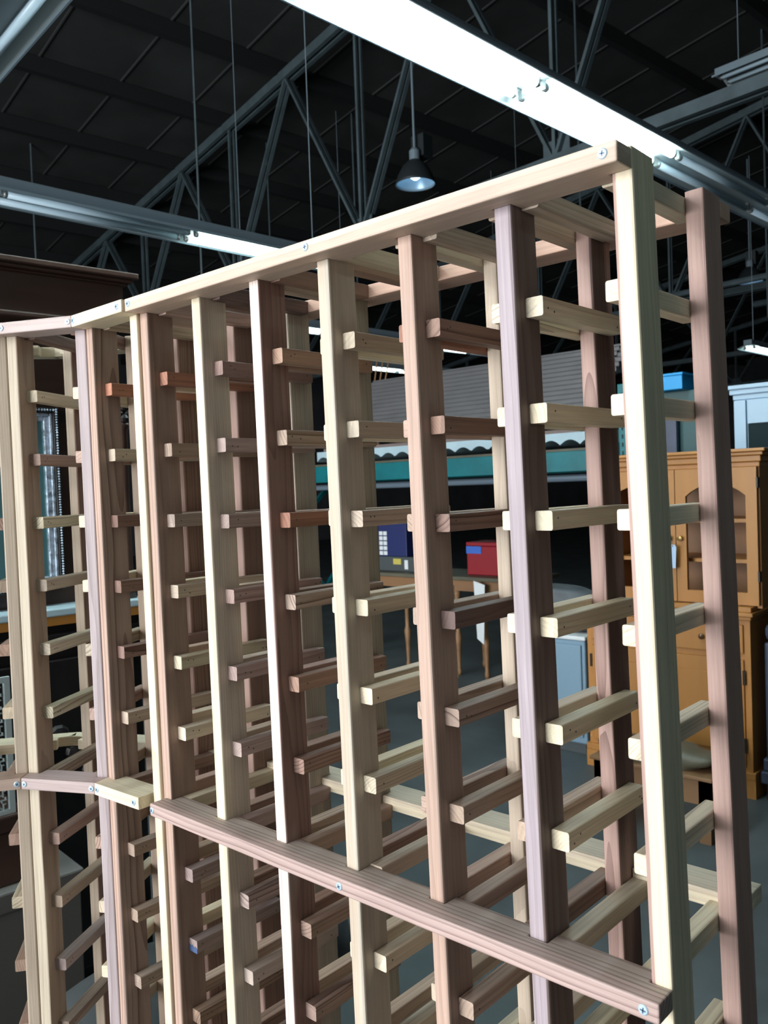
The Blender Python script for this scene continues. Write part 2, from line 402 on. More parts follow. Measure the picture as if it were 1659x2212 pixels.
# ------------------------------------------------------------------ curved corner rack
corner = root('wine_rack', 'curved corner wine rack of angled redwood segments joining the straight rack', 'wine rack', (-1.02, .02, 0))
def rotv(a): return Vector((math.cos(a), math.sin(a), 0)), Vector((-math.sin(a), math.cos(a), 0))   # along front, depth
G1, G2, G3 = 30, 54, 78
def jn(p, g, ln=.148): return (p[0]-ln*math.cos(math.radians(g)), p[1]-ln*math.sin(math.radians(g)))
Q1 = (-.9025, -.0043); Q2 = (-1.0315, -.0700); Q3 = jn(Q2, G2); Q4 = jn(Q3, G3)
LAD = [ # front corner the ladder starts from, angle, side of that corner (+1 right, -1 left), front tones, rear tones
 ((-.7770, -.0045), 0, 1, (CREAM, None), (PALE, (.22, .14, .12))),
 (Q1, 0, 1, (PINK, (.34, .235, .19)), (ROSE, BROWN)),
 (Q1, G1, -1, ((.45, .365, .375), None), (TAN, None)),
 (Q2, G1, 1, (PALE, (.36, .26, .18)), (SAND, BROWN)),
 (Q2, G2, -1, (SAND, None), (TAN, None)),
 (Q3, G2, 1, (PALE, None), (TAN, None)),
 (Q3, G3, -1, (TAN, None), (TAN, None)),
 (Q4, G3, 1, (PINK, None), (TAN, None)),
]
CR = {1: {1: [TAN, (.48, .19, .10), SAND, (.28, .15, .11), BROWN, (.33, .20, .155), SAND, BROWN, TAN, TAN, (.48, .36, .28), TAN],
          -1: [BROWN, CREAM, PINK, CREAM, CREAM, SAND, PINK, TAN, PINK, PALE, CREAM, PALE]},
      2: {1: [BROWN, CREAM, PINK, CREAM, SAND, CREAM, CREAM, TAN, PINK, TAN, GREYP, TAN, PINK],
          -1: [TAN, PALE, TAN, PINK, TAN, PINK, CREAM, TAN, PINK, PALE, PINK, PINK, CREAM]}}
cn = MB().use('nail')
for j, (q0, a, side, fr, rr) in enumerate(LAD):
    ex, ey = rotv(math.radians(a)); O = Vector((*q0, 0))
    def cw(u, v, z, ly=LF):
        q = O + ex*u + ey*v; return Wp(q.x, q.y, z, ly)
    uc = side*PW/2
    for v0, (c1, c2) in ((0, fr), (YB, rr)):
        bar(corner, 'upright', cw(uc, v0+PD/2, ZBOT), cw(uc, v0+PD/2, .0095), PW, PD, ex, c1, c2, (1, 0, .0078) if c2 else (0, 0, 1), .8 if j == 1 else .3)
    sd = -1 if j == 0 else side
    cols = {1: CR[1][1], 2: CR[1][-1], 3: CR[2][1], 4: CR[2][-1]}.get(j, [TAN, PALE, PINK, TAN, CREAM])
    u = (PW + RW/2)*sd if j else -RW/2
    for k in range(NROW):
        z = -k*S + random.uniform(-.0007, .0007)
        va, vb = (BK+.001, YB+PD-BK-.001) if k in RAILROWS else (YR+random.uniform(-.001, .001), YB+PD-YR)
        c = vary(cols[k % len(cols)])
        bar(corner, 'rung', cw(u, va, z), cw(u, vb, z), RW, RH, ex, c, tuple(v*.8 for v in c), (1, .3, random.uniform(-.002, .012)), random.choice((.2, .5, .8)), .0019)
        if k not in RAILROWS and j in (1, 3):
            for q in range(2):
                p = cw(u + sd*RW/2, YR+.014+q*.006, z+random.uniform(-.003, .003)) - corner.location
                cn.tube(p - ex*sd*.0005, p + ex*sd*.00025, .0011, n=6)
o = cn.build('nail_heads', corner); o['kind'] = 'stuff'

def seg(z, p0, p1, rear=False, c=CREAM, c2=None, inset0=.02, inset1=.02, m0=0, m1=0, grain=.25, z_off=0):
    """rail segment in plan from p0 (right) to p1 (left) along the outer front edge; m0/m1 mitre at the ends"""
    a = Vector((*p0, 0)); b_ = Vector((*p1, 0)); d = (b_-a); ln = d.length; d.normalize(); nin = Vector((d.y, -d.x, 0))   # towards the back
    if rear: nin = -nin
    D = AF + BK
    poly = [(0, 0), (ln, 0), (ln+m1*AF, AF), (ln+m1*AF-inset1, AF), (ln+m1*AF-inset1, D), (inset0-m0*AF, D), (inset0-m0*AF, AF), (-m0*AF, AF)]
    b = MB(); b.prism([(u - ln/2, v) for u, v in poly], -HR/2, HR/2, conv=lambda u, v, zz: (v, zz, u))
    o = b.build('rail', corner, 'lumber', bevel=.0016)
    mid = (a+b_)/2; w = Wp(mid.x, mid.y, z, LB if rear else LF)
    m = Matrix((nin, Vector((0, 0, 1)), d)).transposed().to_4x4(); m.translation = w - corner.location
    o.matrix_basis = m
    paint(o, c, c2, (0, 1, .002), grain)
    return o, a, d, -nin
def off(q, g, r): a = math.radians(g); return (q[0]-r*math.sin(a), q[1]+r*math.cos(a))
h12 = math.cos(math.radians(12.2)); RB = YB+PD+AF
J1 = off(Q1, G1/2, -AF/h12); J2 = off(Q2, (G1+G2)/2, -AF/h12); J3 = off(Q3, (G2+G3)/2, -AF/h12); J4 = off(Q4, G3, -AF)
B0 = (-.757, RB-.0045); B1 = off(Q1, G1/2, RB/h12); B2 = off(Q2, (G1+G2)/2, RB/h12); B3 = off(Q3, (G2+G3)/2, RB/h12); B4 = off(Q4, G3, RB)
t30 = math.tan(math.radians(12.2))
for row, z in ((0, TZ), (7, -7*S+MZ), (14, -14*S)):
    xr = -.7522 if row == 0 else -.7835
    cs = {0: (CREAM, (.56, .44, .41), (.60, .50, .42)), 7: (CREAM, (.50, .38, .36), (.50, .36, .28)), 14: (PINK, TAN, PALE)}[row]
    S1 = seg(z, (xr, J1[1]-.0005 if row == 0 else J1[1]+.006), J1, c=cs[0], m1=t30, inset0=.026 if row == 0 else .0005)
    S2 = seg(z, J1, J2, c=cs[1], m0=t30, m1=t30, grain=.3)
    S3 = seg(z, J2, J3, c=cs[2], m0=t30, m1=t30)
    seg(z, J3, J4, c=PINK, m0=t30)
    for pa, pb in ((B0, B1), (B1, B2), (B2, B3), (B3, B4)):
        seg(z, pa, pb, rear=True, c=vary(CREAM if row != 14 else TAN), m0=0, m1=0, inset0=.03, inset1=.03)
    for (o, a, d, nf), us in ((S1, (.012, None)), (S2, (.006, .006)), (S3, (.006, .006))):
        ln = (o.data.vertices[1].co - o.data.vertices[0].co).length
        for e, u in enumerate(us):
            if u is None: u = .006
            q = a + d*(u if e == 0 else ln-u)
            make_screw(o, Wp(q.x, q.y, z), nf)

# ------------------------------------------------------------------ building shell
YP = Vector((.106, .9944, 0)); XP = Vector((.9944, -.106, 0))
N0 = Vector((-7.412, 6.405, 6.793)); SL = math.tan(.134)
def bw(u, v, z): return N0*1 - Vector((0, 0, N0.z)) + XP*u + YP*v + Vector((0, 0, z))   # building coordinates (u across, v along)
def struct(o): o['kind'] = 'structure'; return o
U0, U1, V0, V1 = -13, 22, -13.2, 26
def zr(u): return 6.793 + .03 + SL*u if u < 13 else 6.823 + SL*13 - SL*(u-13)
fl = MB(); fl.add([bw(U0, V0, 0), bw(U1, V0, 0), bw(U1, V1, 0), bw(U0, V1, 0)], [(0, 1, 2, 3)])
struct(fl.build('floor', None, 'concrete'))
ce = MB()
ce.add([bw(U0, V0, zr(U0)), bw(13, V0, zr(13)), bw(13, V1, zr(13)), bw(U0, V1, zr(U0)), bw(U1, V0, zr(U1)), bw(U1, V1, zr(U1))], [(0, 3, 2, 1), (1, 2, 5, 4)])
ceil = struct(ce.build('ceiling', None, 'roof'))
for nm, a, b in (('wall_left', (U0, V0), (U0, V1)), ('wall_right', (U1, V0), (U1, V1)), ('wall_back', (U0, V1), (U1, V1))):
    w = MB(); n = Vector((*b, 0)) - Vector((*a, 0))
    if nm == 'wall_back':
        w.add([bw(U0, V1, 0), bw(U1, V1, 0), bw(U1, V1, zr(U1)), bw(13, V1, zr(13)), bw(U0, V1, zr(U0))], [(0, 1, 2, 3, 4)])
    else: w.add([bw(*a, 0), bw(*b, 0), bw(*b, zr(b[0])), bw(*a, zr(a[0]))], [(0, 1, 2, 3)])
    struct(w.build(nm, None, 'wallp'))
# front wall with the open loading door the daylight comes through
dc = Vector((-3.2, -7.6, 0)) - bw(0, 0, 0); du, dv = dc.dot(XP), dc.dot(YP)
w = MB(); dl, dr, dh = du-3.4, du+3.4, 4.6; vw = dv - .3
for a, b, z0, z1 in ((U0, dl, 0, None), (dr, U1, 0, None), (dl, dr, dh, None)):
    w.add([bw(a, vw, z0), bw(b, vw, z0), bw(b, vw, zr(b)), bw(a, vw, zr(a))], [(0, 1, 2, 3)])
struct(w.build('wall_front', None, 'wallp'))

# purlins (children of the ceiling), roof sheet laps, trusses
for k in range(-9, 16):
    u = 1.3*k - .15
    if u > U1-.5: break
    b = MB(); b.beam(bw(u, V0, zr(u)-.10), bw(u, V1, zr(u)-.10), .09, .18); b.build('purlin', ceil, 'purlin')
for k in range(-11, 30):
    v = -2.45 + .98*k
    if v < V0+.2 or v > V1: continue
    b = MB(); b.beam(bw(U0, v, zr(U0)-.008), bw(12.9, v, zr(12.9)-.008), .02, .016); b.build('sheet_lap', ceil, 'roofedge')
def truss(v, nm='truss'):
    t = bpy.data.objects.new(nm, None); link(t, ceil)
    zb = 4.35
    def tp(u): return bw(u, v, zr(u)-.26)
    b = MB()
    for dv_ in (-.05, .05): b.beam(bw(U0+.3, v+dv_, zr(U0+.3)-.24), bw(12.9, v+dv_, zr(12.9)-.24), .05, .11)
    b.build('top_chord', t, 'steel')
    b = MB()
    for dv_ in (-.05, .05): b.beam(bw(-11, v+dv_, zb), bw(U1-1, v+dv_, zb), .05, .10)
    b.build('bottom_chord', t, 'steel')
    k = -4
    while 2.6*k < 12:
        u = 2.6*k; ub = u + 1.3; un = u + 2.6
        for ua, uc, tk in ((u, ub, .045), (un, ub, .045), (ub, ub, .03)):
            b = MB()
            for dv_ in (-.035, .035):
                b.beam(bw(ua, v+dv_, zr(ua)-.28), bw(uc, v+dv_, zb), tk, .03)
            b.build('web_member', t, 'steel')
        b = MB(); b.box(-.14, .14, -.008, .008, -.06, .2); g = b.build('gusset_plate', t, 'steel'); g.location = bw(ub, v, zb); g.rotation_euler = (0, 0, math.atan2(XP.y, XP.x))
        k += 1
    return t
for v in (-6.5, 0, 6.5, 13.0, 19.5): truss(v)
# thin hanger rods
for u, v in ((-1.8, .9), (-.6, 1.5), (.7, -1.7), (-3.3, -1.9), (2.6, 2.2), (4.8, 3.6), (3.5, 5.0)):
    b = MB(); b.tube(bw(u, v, zr(u)), bw(u, v, 3.6), .012, n=6); b.build('hanger_rod', ceil, 'steel')
# conduits / pipes running under the trusses on the right
for v, z, r in ((5.6, 4.28, .045), (9.0, 4.6, .06)):
    b = MB(); b.tube(bw(1.5, v, z), bw(16, v, z), r, n=8); b.build('conduit', ceil, 'steel')

# ------------------------------------------------------------------ strip lights
def strip(A, dirv, n_units, lit, label, group=None, rod=2.6, unit=1.23, bright='tube_on'):
    A = Vector(A); dirv = Vector(dirv).normalized(); ang = math.atan2(dirv.y, dirv.x)
    r = root('strip_light', label, 'light', A, ang, group)
    L = n_units*unit
    b = MB(); b.box(-.04, L+.04, -.055, .055, .045, .115); b.build('housing', r, 'fixture', bevel=.004)
    b = MB()
    for s in (-1, 1): b.add([(-.02, s*.05, .05), (L+.02, s*.05, .05), (L+.02, s*.145, .015), (-.02, s*.145, .015), (-.02, s*.05, .046), (L+.02, s*.05, .046), (L+.02, s*.145, .011), (-.02, s*.145, .011)],
        [(0, 1, 2, 3), (7, 6, 5, 4), (0, 4, 5, 1), (1, 5, 6, 2), (2, 6, 7, 3), (3, 7, 4, 0)])
    b.box(-.02, L+.02, -.05, .05, .040, .0448); b.build('reflector', r, 'reflector')
    for s in (-1, 1):
        b = MB(); b.box(-.02, L+.02, s*.145-.004, s*.145+.004, .004, .02); b.build('lip', r, 'fixture')
    for q in range(n_units):
        for s in (-1, 1):
            x0 = q*unit + .02; x1 = x0 + unit - .05
            t = MB().use(bright if lit[q] else 'tube_off').tube((x0+.02, s*.062, .012), (x1-.02, s*.062, .012), .019, n=12)
            t.use('capend').tube((x0, s*.062, .012), (x0+.02, s*.062, .012), .0185, n=12).tube((x1-.02, s*.062, .012), (x1, s*.062, .012), .0185, n=12)
            t.build('tube', r, smooth=True)
            for xx in (x0-.006, x1): 
                k = MB(); k.box(xx, xx+.008, s*.062-.012, s*.062+.012, .0, .046); k.build('lamp_holder', r, 'capend')
    for xx in (.15, L-.15):
        k = MB(); k.tube((xx, 0, .11), (xx, 0, rod), .004, n=6); k.build('hanger', r, 'fixture')
    return r
FD = Vector((-1.614+1.688, 3.868-2.603, 0)).normalized()
A2 = Vector((-1.690, 2.585, 3.26))
strip(A2 - FD*1.23*4, FD, 9, [1, 1, 1, 1, 1, 0, 0, 0, 0], 'bright white fluorescent strip light hanging right above the straight wine rack')  # nearest lit units run out of view, added for cool top light
A3 = Vector((-4.405, 2.70, 3.26))
strip(A3 - FD*1.23*3, FD, 4, [0, 0, 0, 1], 'long strip light with unlit bluish tubes and one glowing tube', bright='tube_dim')
strip((-6.40, 4.6, 3.26), FD, 4, [1, 0, 1, 0], 'distant strip light seen through the upper openings of the rack', bright='tube_dim', rod=3.6)
strip((1.02, -2.6, 3.26), FD, 4, [0, 1, 1, 0], 'added unseen strip light brightening the right-hand faces of the straight wine rack', bright='tube_dim')  # out of view, added as dim fill for the right-hand board faces
strip((-7.95, 7.6, 3.26), FD, 3, [1, 1, 0], 'far fluorescent strip light above the corrugated sheets', bright='tube_dim', rod=3.6)
strip((-3.72, 11.2, 3.26), FD, 2, [1, 0], 'small far strip light glowing beyond the maple hutch', bright='tube_dim')
strip((-2.46, 6.99, 5.0), XP, 3, [0, 0, 0], 'pale unlit strip light hung crosswise under the roof truss')
strip((-3.45, .80, 3.26), XP, 1, [0], 'unlit crosswise strip light above the dark walnut buffet')

def pendant(loc, sc, label, rod):
    r = root('pendant_lamp', label, 'lamp', loc, 0, None)
    b = MB(); n = 24
    prof = [(.205, 0), (.20, .03), (.175, .10), (.13, .18), (.075, .235), (.05, .25)]
    inner = [(.042, .24), (.068, .228), (.122, .175), (.167, .098), (.192, .03), (.197, .002)]
    b.use('lampblack'); vs = []
    for rr, h in prof + inner:
        for i in range(n): vs.append((rr*sc*math.cos(2*math.pi*i/n), rr*sc*math.sin(2*math.pi*i/n), h*sc))
    m = len(prof+inner); fs = []
    for k in range(m):
        k2 = (k+1) % m
        fs += [(k*n+i, k*n+(i+1) % n, k2*n+(i+1) % n, k2*n+i) for i in range(n)]
    b.add(vs, fs)
    b.slots.append('lampin'); b.m = [0 if f < 5*n else 1 for f in range(len(fs))]
    b.build('shade', r, smooth=True)
    MB().lathe((0, 0, .05*sc), [(.02*sc, 0), (.06*sc, .03*sc), (.07*sc, .08*sc), (.03*sc, .17*sc)], 14).build('bulb', r, 'bulb', smooth=True)
    MB().lathe((0, 0, .24*sc), [(.055*sc, 0), (.055*sc, .10*sc), (.03*sc, .13*sc)], 14).build('socket', r, 'fixture')
    MB().box(-.08*sc, .08*sc, .05*sc, .2*sc, .30*sc, .52*sc).build('ballast_box', r, 'lampblack')
    MB().tube((0, 0, .36*sc), (0, 0, rod), .012*sc, n=8).build('stem', r, 'fixture')
    return r
pendant((-5.25, 6.125, 4.64), 1.0, 'black bell-shaped pendant lamp with a bluish glow inside, above the top rail', 1.95)
pendant((-4.59, 13.88, 4.72), 1.0, 'far bell pendant lamp glowing blue beside the tall rear upright', 2.0)

# ------------------------------------------------------------------ walnut buffet with mirror (left, behind the corner rack)
RZ = math.atan2(XP.y, XP.x)
BUF = Vector((-2.113, .84, 0))
bf = root('mirrored_buffet', 'huge dark walnut buffet with cornice, mirror and pale marble shelf behind the corner rack', 'buffet', BUF, RZ)
YL = -1.7
P('cornice', bf, 'walnut', (-.45, .045, YL, .0, 2.252, 2.27), (-.45, .03, YL, -.012, 2.242, 2.252), (-.45, .012, YL, -.02, 2.235, 2.242), bevel=.004)
P('frieze', bf, 'walnut', (-.42, 0, YL, -.035, 2.118, 2.235))
P('moulding', bf, 'walnut', (-.42, .018, YL, -.03, 2.10, 2.118), bevel=.005)
P('side_panel', bf, 'ebony', (-.42, -.04, -.055, -.035, 1.235, 2.10))
P('back_panel', bf, 'walnut', (-.13, -.10, YL, -.055, 1.235, 2.10))
c = MB().use('walnut'); c.lathe((-.03, -.045, 0), [(.024, 1.235), (.026, 1.27), (.017, 1.29), (.0155, 1.55), (.017, 1.775), (.025, 1.79), (.025, 1.80)], 14); c.build('column', bf, smooth=True)
c = MB().use('ebony')
for dy, dz, r in ((0, 1.815, .016), (.012, 1.83, .012), (-.014, 1.832, .012), (0, 1.848, .013), (.014, 1.856, .009), (-.014, 1.858, .009), (0, 1.875, .012)):
    c.lathe((-.012, -.045+dy, dz), [(r*.1, -r), (r*.7, -r*.7), (r, 0), (r*.7, r*.7), (r*.1, r)], 10)
c.box(-.04, -.012, -.068, -.022, 1.80, 1.89); c.build('carved_capital', bf, smooth=False)
y1, z0, z1 = -.237, 1.285, 1.846; y0 = -1.25
def mfr(nm, w0, w1, xa, xb, m):
    P(nm, bf, m, (xa, xb, y1-w1, y1-w0, z0+w0, z1-w0), (xa, xb, y0+w0, y0+w1, z0+w0, z1-w0), (xa, xb, y0+w1, y1-w1, z1-w1, z1-w0), (xa, xb, y0+w1, y1-w1, z0+w0, z0+w1), bevel=.003)
mfr('mirror_frame', 0, .016, -.10, -.058, 'ebony'); mfr('frame_moulding', .016, .026, -.10, -.066, 'silver'); mfr('inner_moulding', .026, .040, -.10, -.076, 'silver')
bd = MB().use('silver')
for k in range(70):
    zz = z0 + .006 + k*(z1-z0-.012)/69
    bd.lathe((-.056, y1-.008, zz), [(.001, -.0035), (.0045, 0), (.001, .0035)], 6)
for k in range(110):
    yy = y1 - .008 - k*.0086
    for zz in (z0+.008, z1-.008): bd.lathe((-.056, yy, zz), [(.001, -.0035), (.0045, 0), (.001, .0035)], 6)
o = bd.build('beading', bf); o['kind'] = 'stuff'
P('mirror_glass', bf, 'mirror', (-.098, -.088, y0+.036, y1-.036, z0+.036, z1-.036))
P('marble_shelf', bf, 'marble', (-.44, .03, YL, -.0, 1.212, 1.235), bevel=.004)
P('shelf_edge', bf, 'honey', (-.43, .022, YL, -.01, 1.185, 1.212))
P('base_body', bf, 'ebony', (-.42, 0, YL, -.03, .08, 1.185))
P('base_moulding', bf, 'ebony', (-.42, .02, YL, -.015, 1.13, 1.16), (-.42, .02, YL, -.015, .0, .08), bevel=.006)
for k in range(3):
    ya = -.06 - k*.53
    d = P('door', bf, 'ebony', (0, .018, ya-.50, ya, .12, 1.08), bevel=.004)
    q = MB(); q.use('ebony')
    for e in range(7): q.lathe((.018, ya-.25+(e-3)*.05, .85-abs(e-3)*.06), [(.035, 0), (.028, .012), (.004, .02)], 10, axis='X')
    q.build('carving', d); MB().lathe((.018, ya-.46, .6), [(.006, 0), (.006, .012), (.013, .018), (.010, .03), (.001, .033)], 12, axis='X').build('knob', d, 'brass')

def bl(x, y, z): return BUF + XP*x + YP*y + Vector((0, 0, z))
g = root('storage_box', 'large drab grey box standing on the floor in front of the buffet', 'box', bl(.06, -.37, 0), RZ)
P('body', g, 'greypanel', (.01, .23, -.80, 0, 0, .50), bevel=.004); P('lid', g, 'greypanel', (0, .24, -.81, .008, .50, .555), bevel=.006)
g = root('wooden_chest', 'dark wooden chest resting on top of the drab grey box', 'chest', bl(.07, -.50, .555), RZ)
P('body', g, 'walnut', (0, .19, -.62, 0, 0, .14), bevel=.004); P('lid', g, 'walnut', (-.005, .20, -.63, .008, .142, .187), bevel=.006); MB().lathe((.19, -.3, .11), [(.02, 0), (.02, .006), (.008, .012)], 12, axis='X').build('lock', g, 'brass')
# fretwork grille
g = root('fretwork_grille', 'pale metal fretwork grille standing on the dark wooden chest', 'grille', bl(.245, -.52, .742), RZ)
P('frame', g, 'fret', (0, .012, -.60, -.585, 0, .36), (0, .012, -.015, 0, 0, .36), (0, .012, -.585, -.015, 0, .012), (0, .012, -.585, -.015, .345, .36))
fr = MB().use('fret'); cs = .0171
for a in range(33):
    for b_ in range(19):
        ya, za = -.585 + a*cs, .012 + b_*cs; w = .0026
        if (a+b_) % 2: fr.box(.002, .010, ya, ya+cs, za+cs*.5-w/2, za+cs*.5+w/2).box(.002, .010, ya+cs*.2, ya+cs*.2+w, za+cs*.1, za+cs*.5).box(.002, .010, ya+cs*.8, ya+cs*.8+w, za+cs*.5, za+cs*.9)
        else: fr.box(.002, .010, ya+cs*.5-w/2, ya+cs*.5+w/2, za, za+cs).box(.002, .010, ya+cs*.1, ya+cs*.5, za+cs*.2, za+cs*.2+w).box(.002, .010, ya+cs*.5, ya+cs*.9, za+cs*.8, za+cs*.8+w)
o = fr.build('fretwork', g); o['kind'] = 'stuff'
def bundle(name, label, cat, loc, sx, sy, sz, m, seed):
    bm = bmesh.new(); bmesh.ops.create_icosphere(bm, subdivisions=4, radius=1)
    rs = random.Random(seed); ws = [(Vector((rs.uniform(-1, 1), rs.uniform(-1, 1), rs.uniform(-1, 1))).normalized()*rs.uniform(2, 7), rs.uniform(0, 6), rs.uniform(.02, .06)) for _ in range(9)]
    for v in bm.verts:
        d = v.co.normalized(); k = 1 + sum(a*math.sin(w.dot(d)+p) for w, p, a in ws)
        # boxy, slumped
        q = Vector([math.copysign(abs(c)**.62, c) for c in d])*k
        v.co = Vector((q.x*sx, q.y*sy, max(q.z, -.82)*sz + .82*sz))
    me = bpy.data.meshes.new(name); bm.to_mesh(me); bm.free(); me.materials.append(MAT[m])
    for p in me.polygons: p.use_smooth = True
    o = bpy.data.objects.new(name, me); link(o); o.location = loc; return tag(o, label, cat)
bundle('cloth_bundle', 'slumped dark blue-grey cloth bundle on the floor beside the grey box', 'bundle', bl(.66, -.42, 0), .26, .40, .20, 'darkcloth', 3)
bundle('fabric_sack', 'lumpy grey fabric sack on the floor under the corner rack openings', 'sack', bl(.30, .22, 0), .20, .24, .17, 'greycloth', 5)

# ------------------------------------------------------------------ maple hutch
h = root('hutch', 'orange maple hutch with arched glazed doors and a paper tag', 'hutch', (-1.48, 3.5, 0))
X0, X1 = -.405, .405; XB0, XB1 = -.515, .355
def arch_door(parent, xa, xb, za, zb, nm):
    b = MB(); st = .052; n = 10; xi0, xi1 = xa+st, xb-st; zi0 = za+.06; zs = zb-.135; zt = zb-.075
    b.box(xa, xi0, 0, .022, za, zb); b.box(xi1, xb, 0, .022, za, zb); b.box(xi0, xi1, 0, .022, za, zi0)
    arc = [(xi0 + (xi1-xi0)*k/n, zs + (zt-zs)*math.sin(math.pi*k/n)**.8) for k in range(n+1)]
    for k in range(n):
        (a0, c0), (a1, c1) = arc[k], arc[k+1]
        b.prism([(a0, c0), (a1, c1), (a1, zb), (a0, zb)], 0, .022, conv=lambda x, z, y: (x, y, z))
    d = b.build(nm, parent, 'maple')
    return d
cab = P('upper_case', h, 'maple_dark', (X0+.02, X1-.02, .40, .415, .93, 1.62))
P('side_panel', h, 'maple', (X0, X0+.022, .03, .42, .92, 1.62)); P('side_panel', h, 'maple', (X1-.022, X1, .03, .42, .92, 1.62))
P('cornice', h, 'maple', (X0-.005, X1+.005, .02, .43, 1.60, 1.625), (X0-.015, X1+.015, .005, .43, 1.625, 1.655), (X0-.03, X1+.03, -.012, .43, 1.655, 1.672), (X0-.045, X1+.045, -.03, .43, 1.672, 1.688), bevel=.004)
for z in (1.13, 1.33): P('shelf', h, 'maple', (X0+.022, X1-.022, .08, .40, z, z+.018))
for xa, xb, kx in ((X0+.005, -.002, -.028), (.002, X1-.005, .028)):
    d = arch_door(h, xa, xb, .935, 1.60, 'door')
    MB().lathe((kx, 0, 1.255), [(.006, 0), (.006, -.012), (.014, -.018), (.013, -.028), (.001, -.032)], 14, axis='Y').build('knob', d, 'brass' if kx > 0 else 'knob')
    hx = X0-.001 if kx < 0 else X1-.006
    for z in (1.05, 1.50): P('hinge', d, 'hinge', (hx, hx+.008, -.004, .02, z, z+.05))
P('waist_moulding', h, 'maple', (XB0-.02, XB1+.02, -.04, .43, .905, .93), (XB0-.03, XB1+.03, -.05, .43, .885, .905), (XB0-.015, XB1+.015, -.03, .43, .865, .885), bevel=.004)
P('base_case', h, 'maple', (XB0, XB1, 0, .43, .12, .865))
for xa, xb in ((XB0+.03, -.09), (-.07, XB1-.03)):
    d = P('drawer', h, 'maple', (xa, xb, -.014, 0, .70, .84), bevel=.004); MB().lathe(((xa+xb)/2, -.014, .77), [(.006, 0), (.014, -.018), (.001, -.03)], 12, axis='Y').build('knob', d, 'knob')
    d = P('door', h, 'maple', (xa, xb, -.014, 0, .15, .67), bevel=.004); P('raised_panel', d, 'maple', (xa+.07, xb-.07, -.022, -.014, .22, .60), bevel=.006)
    hx = xb-.004 if xa > -.1 else xa-.008
    for z in (.22, .55): P('hinge', d, 'hinge', (hx, hx+.012, -.02, -.013, z, z+.07))
P('plinth', h, 'maple', (XB0-.015, XB1+.015, -.015, .43, .09, .125), bevel=.003)
for xa in (XB0-.015, XB1-.10): P('foot', h, 'maple', (xa, xa+.115, -.015, .43, 0, .09))
tg = MB().use('tag'); tg.prism([(-.019, -.012), (-.012, 0), (.012, 0), (.019, -.012), (.019, -.118), (-.019, -.118)], 0, .0012, conv=lambda x, z, y: (x, y, z)); tg.use('hole').lathe((0, .0, -.008), [(.003, -.0004), (.003, 0)], 8, axis='Y')
tg = tg.build('price_tag'); tg.location = (-1.477, 3.452, 1.225); tg.rotation_euler = (.03, .07, 0); tag(tg, 'blank pale blue paper tag hanging from the right hutch knob', 'tag')
MB().tube((0, 0, -.006), (-.002, .003, .032), .0009, n=5).build('string', tg, 'cord')

c = root('blanket_chest', 'dark blue-grey chest with moulded base standing beside the maple hutch', 'chest', (-1.07, 3.52, 0))
P('body', c, 'bluechest', (0, .72, 0, .38, .20, .76), bevel=.012); P('lid', c, 'bluechest', (-.001, .721, -.001, .38, .763, .85), bevel=.03)
P('base_moulding', c, 'bluechest', (-.012, .732, -.012, .392, .14, .20), (-.022, .742, -.022, .40, .08, .14), bevel=.008)
for xa in (0, .66):
    for ya in (0, .32): P('foot', c, 'ebony', (xa, xa+.06, ya, ya+.06, 0, .08))
c = root('low_bench', 'low plank bench with a flattened olive cushion in front of the hutch', 'bench', (-1.62, 2.85, 0))
P('apron', c, 'oldwood', (0, .54, 0, .022, .165, .27)); P('apron', c, 'oldwood', (0, .54, .20, .222, .165, .27))
for xa in (.0, .49):
    for ya in (0, .172): P('leg', c, 'oldwood', (xa, xa+.05, ya, ya+.05, 0, .27))
P('seat_plank', c, 'oldwood', (-.015, .555, -.015, .237, .272, .288), bevel=.003)
k = bundle('cushion', 'flattened olive cloth cushion lying on the low plank bench', 'cushion', (-1.35, 2.96, .289), .26, .105, .045, 'olive', 8)

# ------------------------------------------------------------------ teal pallet rack and what lies on it
p = root('pallet_rack', 'teal pallet rack with slotted upright and heavy beam behind the wine rack', 'pallet rack', (-3.8, 4.3, 0))
for xa in (-1.7, 1.62):
    for ya in (0, 1.0):
        u = P('upright', p, 'teal', (xa, xa+.095, ya, ya+.07, 0, 2.16), bevel=.004)
        hb = MB().use('hole')
        for q in range(40):
            for dx in (.028, .062): hb.box(xa+dx-.006, xa+dx+.006, ya-.0008, ya+.002, .05+q*.052, .05+q*.052+.026)
        o = hb.build('slot_rows', u); o['kind'] = 'stuff'
    for za, zb in ((.2, 1.1), (1.1, .2), (1.15, 1.9)): b = MB(); b.beam((xa+.05, .07, za), (xa+.05, 1.0, zb), .035, .035); b.build('brace', p, 'teal')
for z in (1.625,):
    for ya in (-.012, .985): 
        b = P('beam', p, 'teal', (-1.605, 1.62, ya, ya+.05, z, z+.135), bevel=.004)
        for xa in (-1.606, 1.612): P('connector', b, 'teal', (xa-.004, xa+.012, ya-.004, ya+.05, z-.04, z+.17))
    for q in range(10): P('deck_board', p, 'olive', (-1.60, 1.61, .045+q*.095, .045+q*.095+.085, z+.136, z+.154))
b = MB(); b.tube((-1.6, .25, 1.585), (1.6, .25, 1.585), .025, n=10); b.build('crossbar', p, 'chrome')

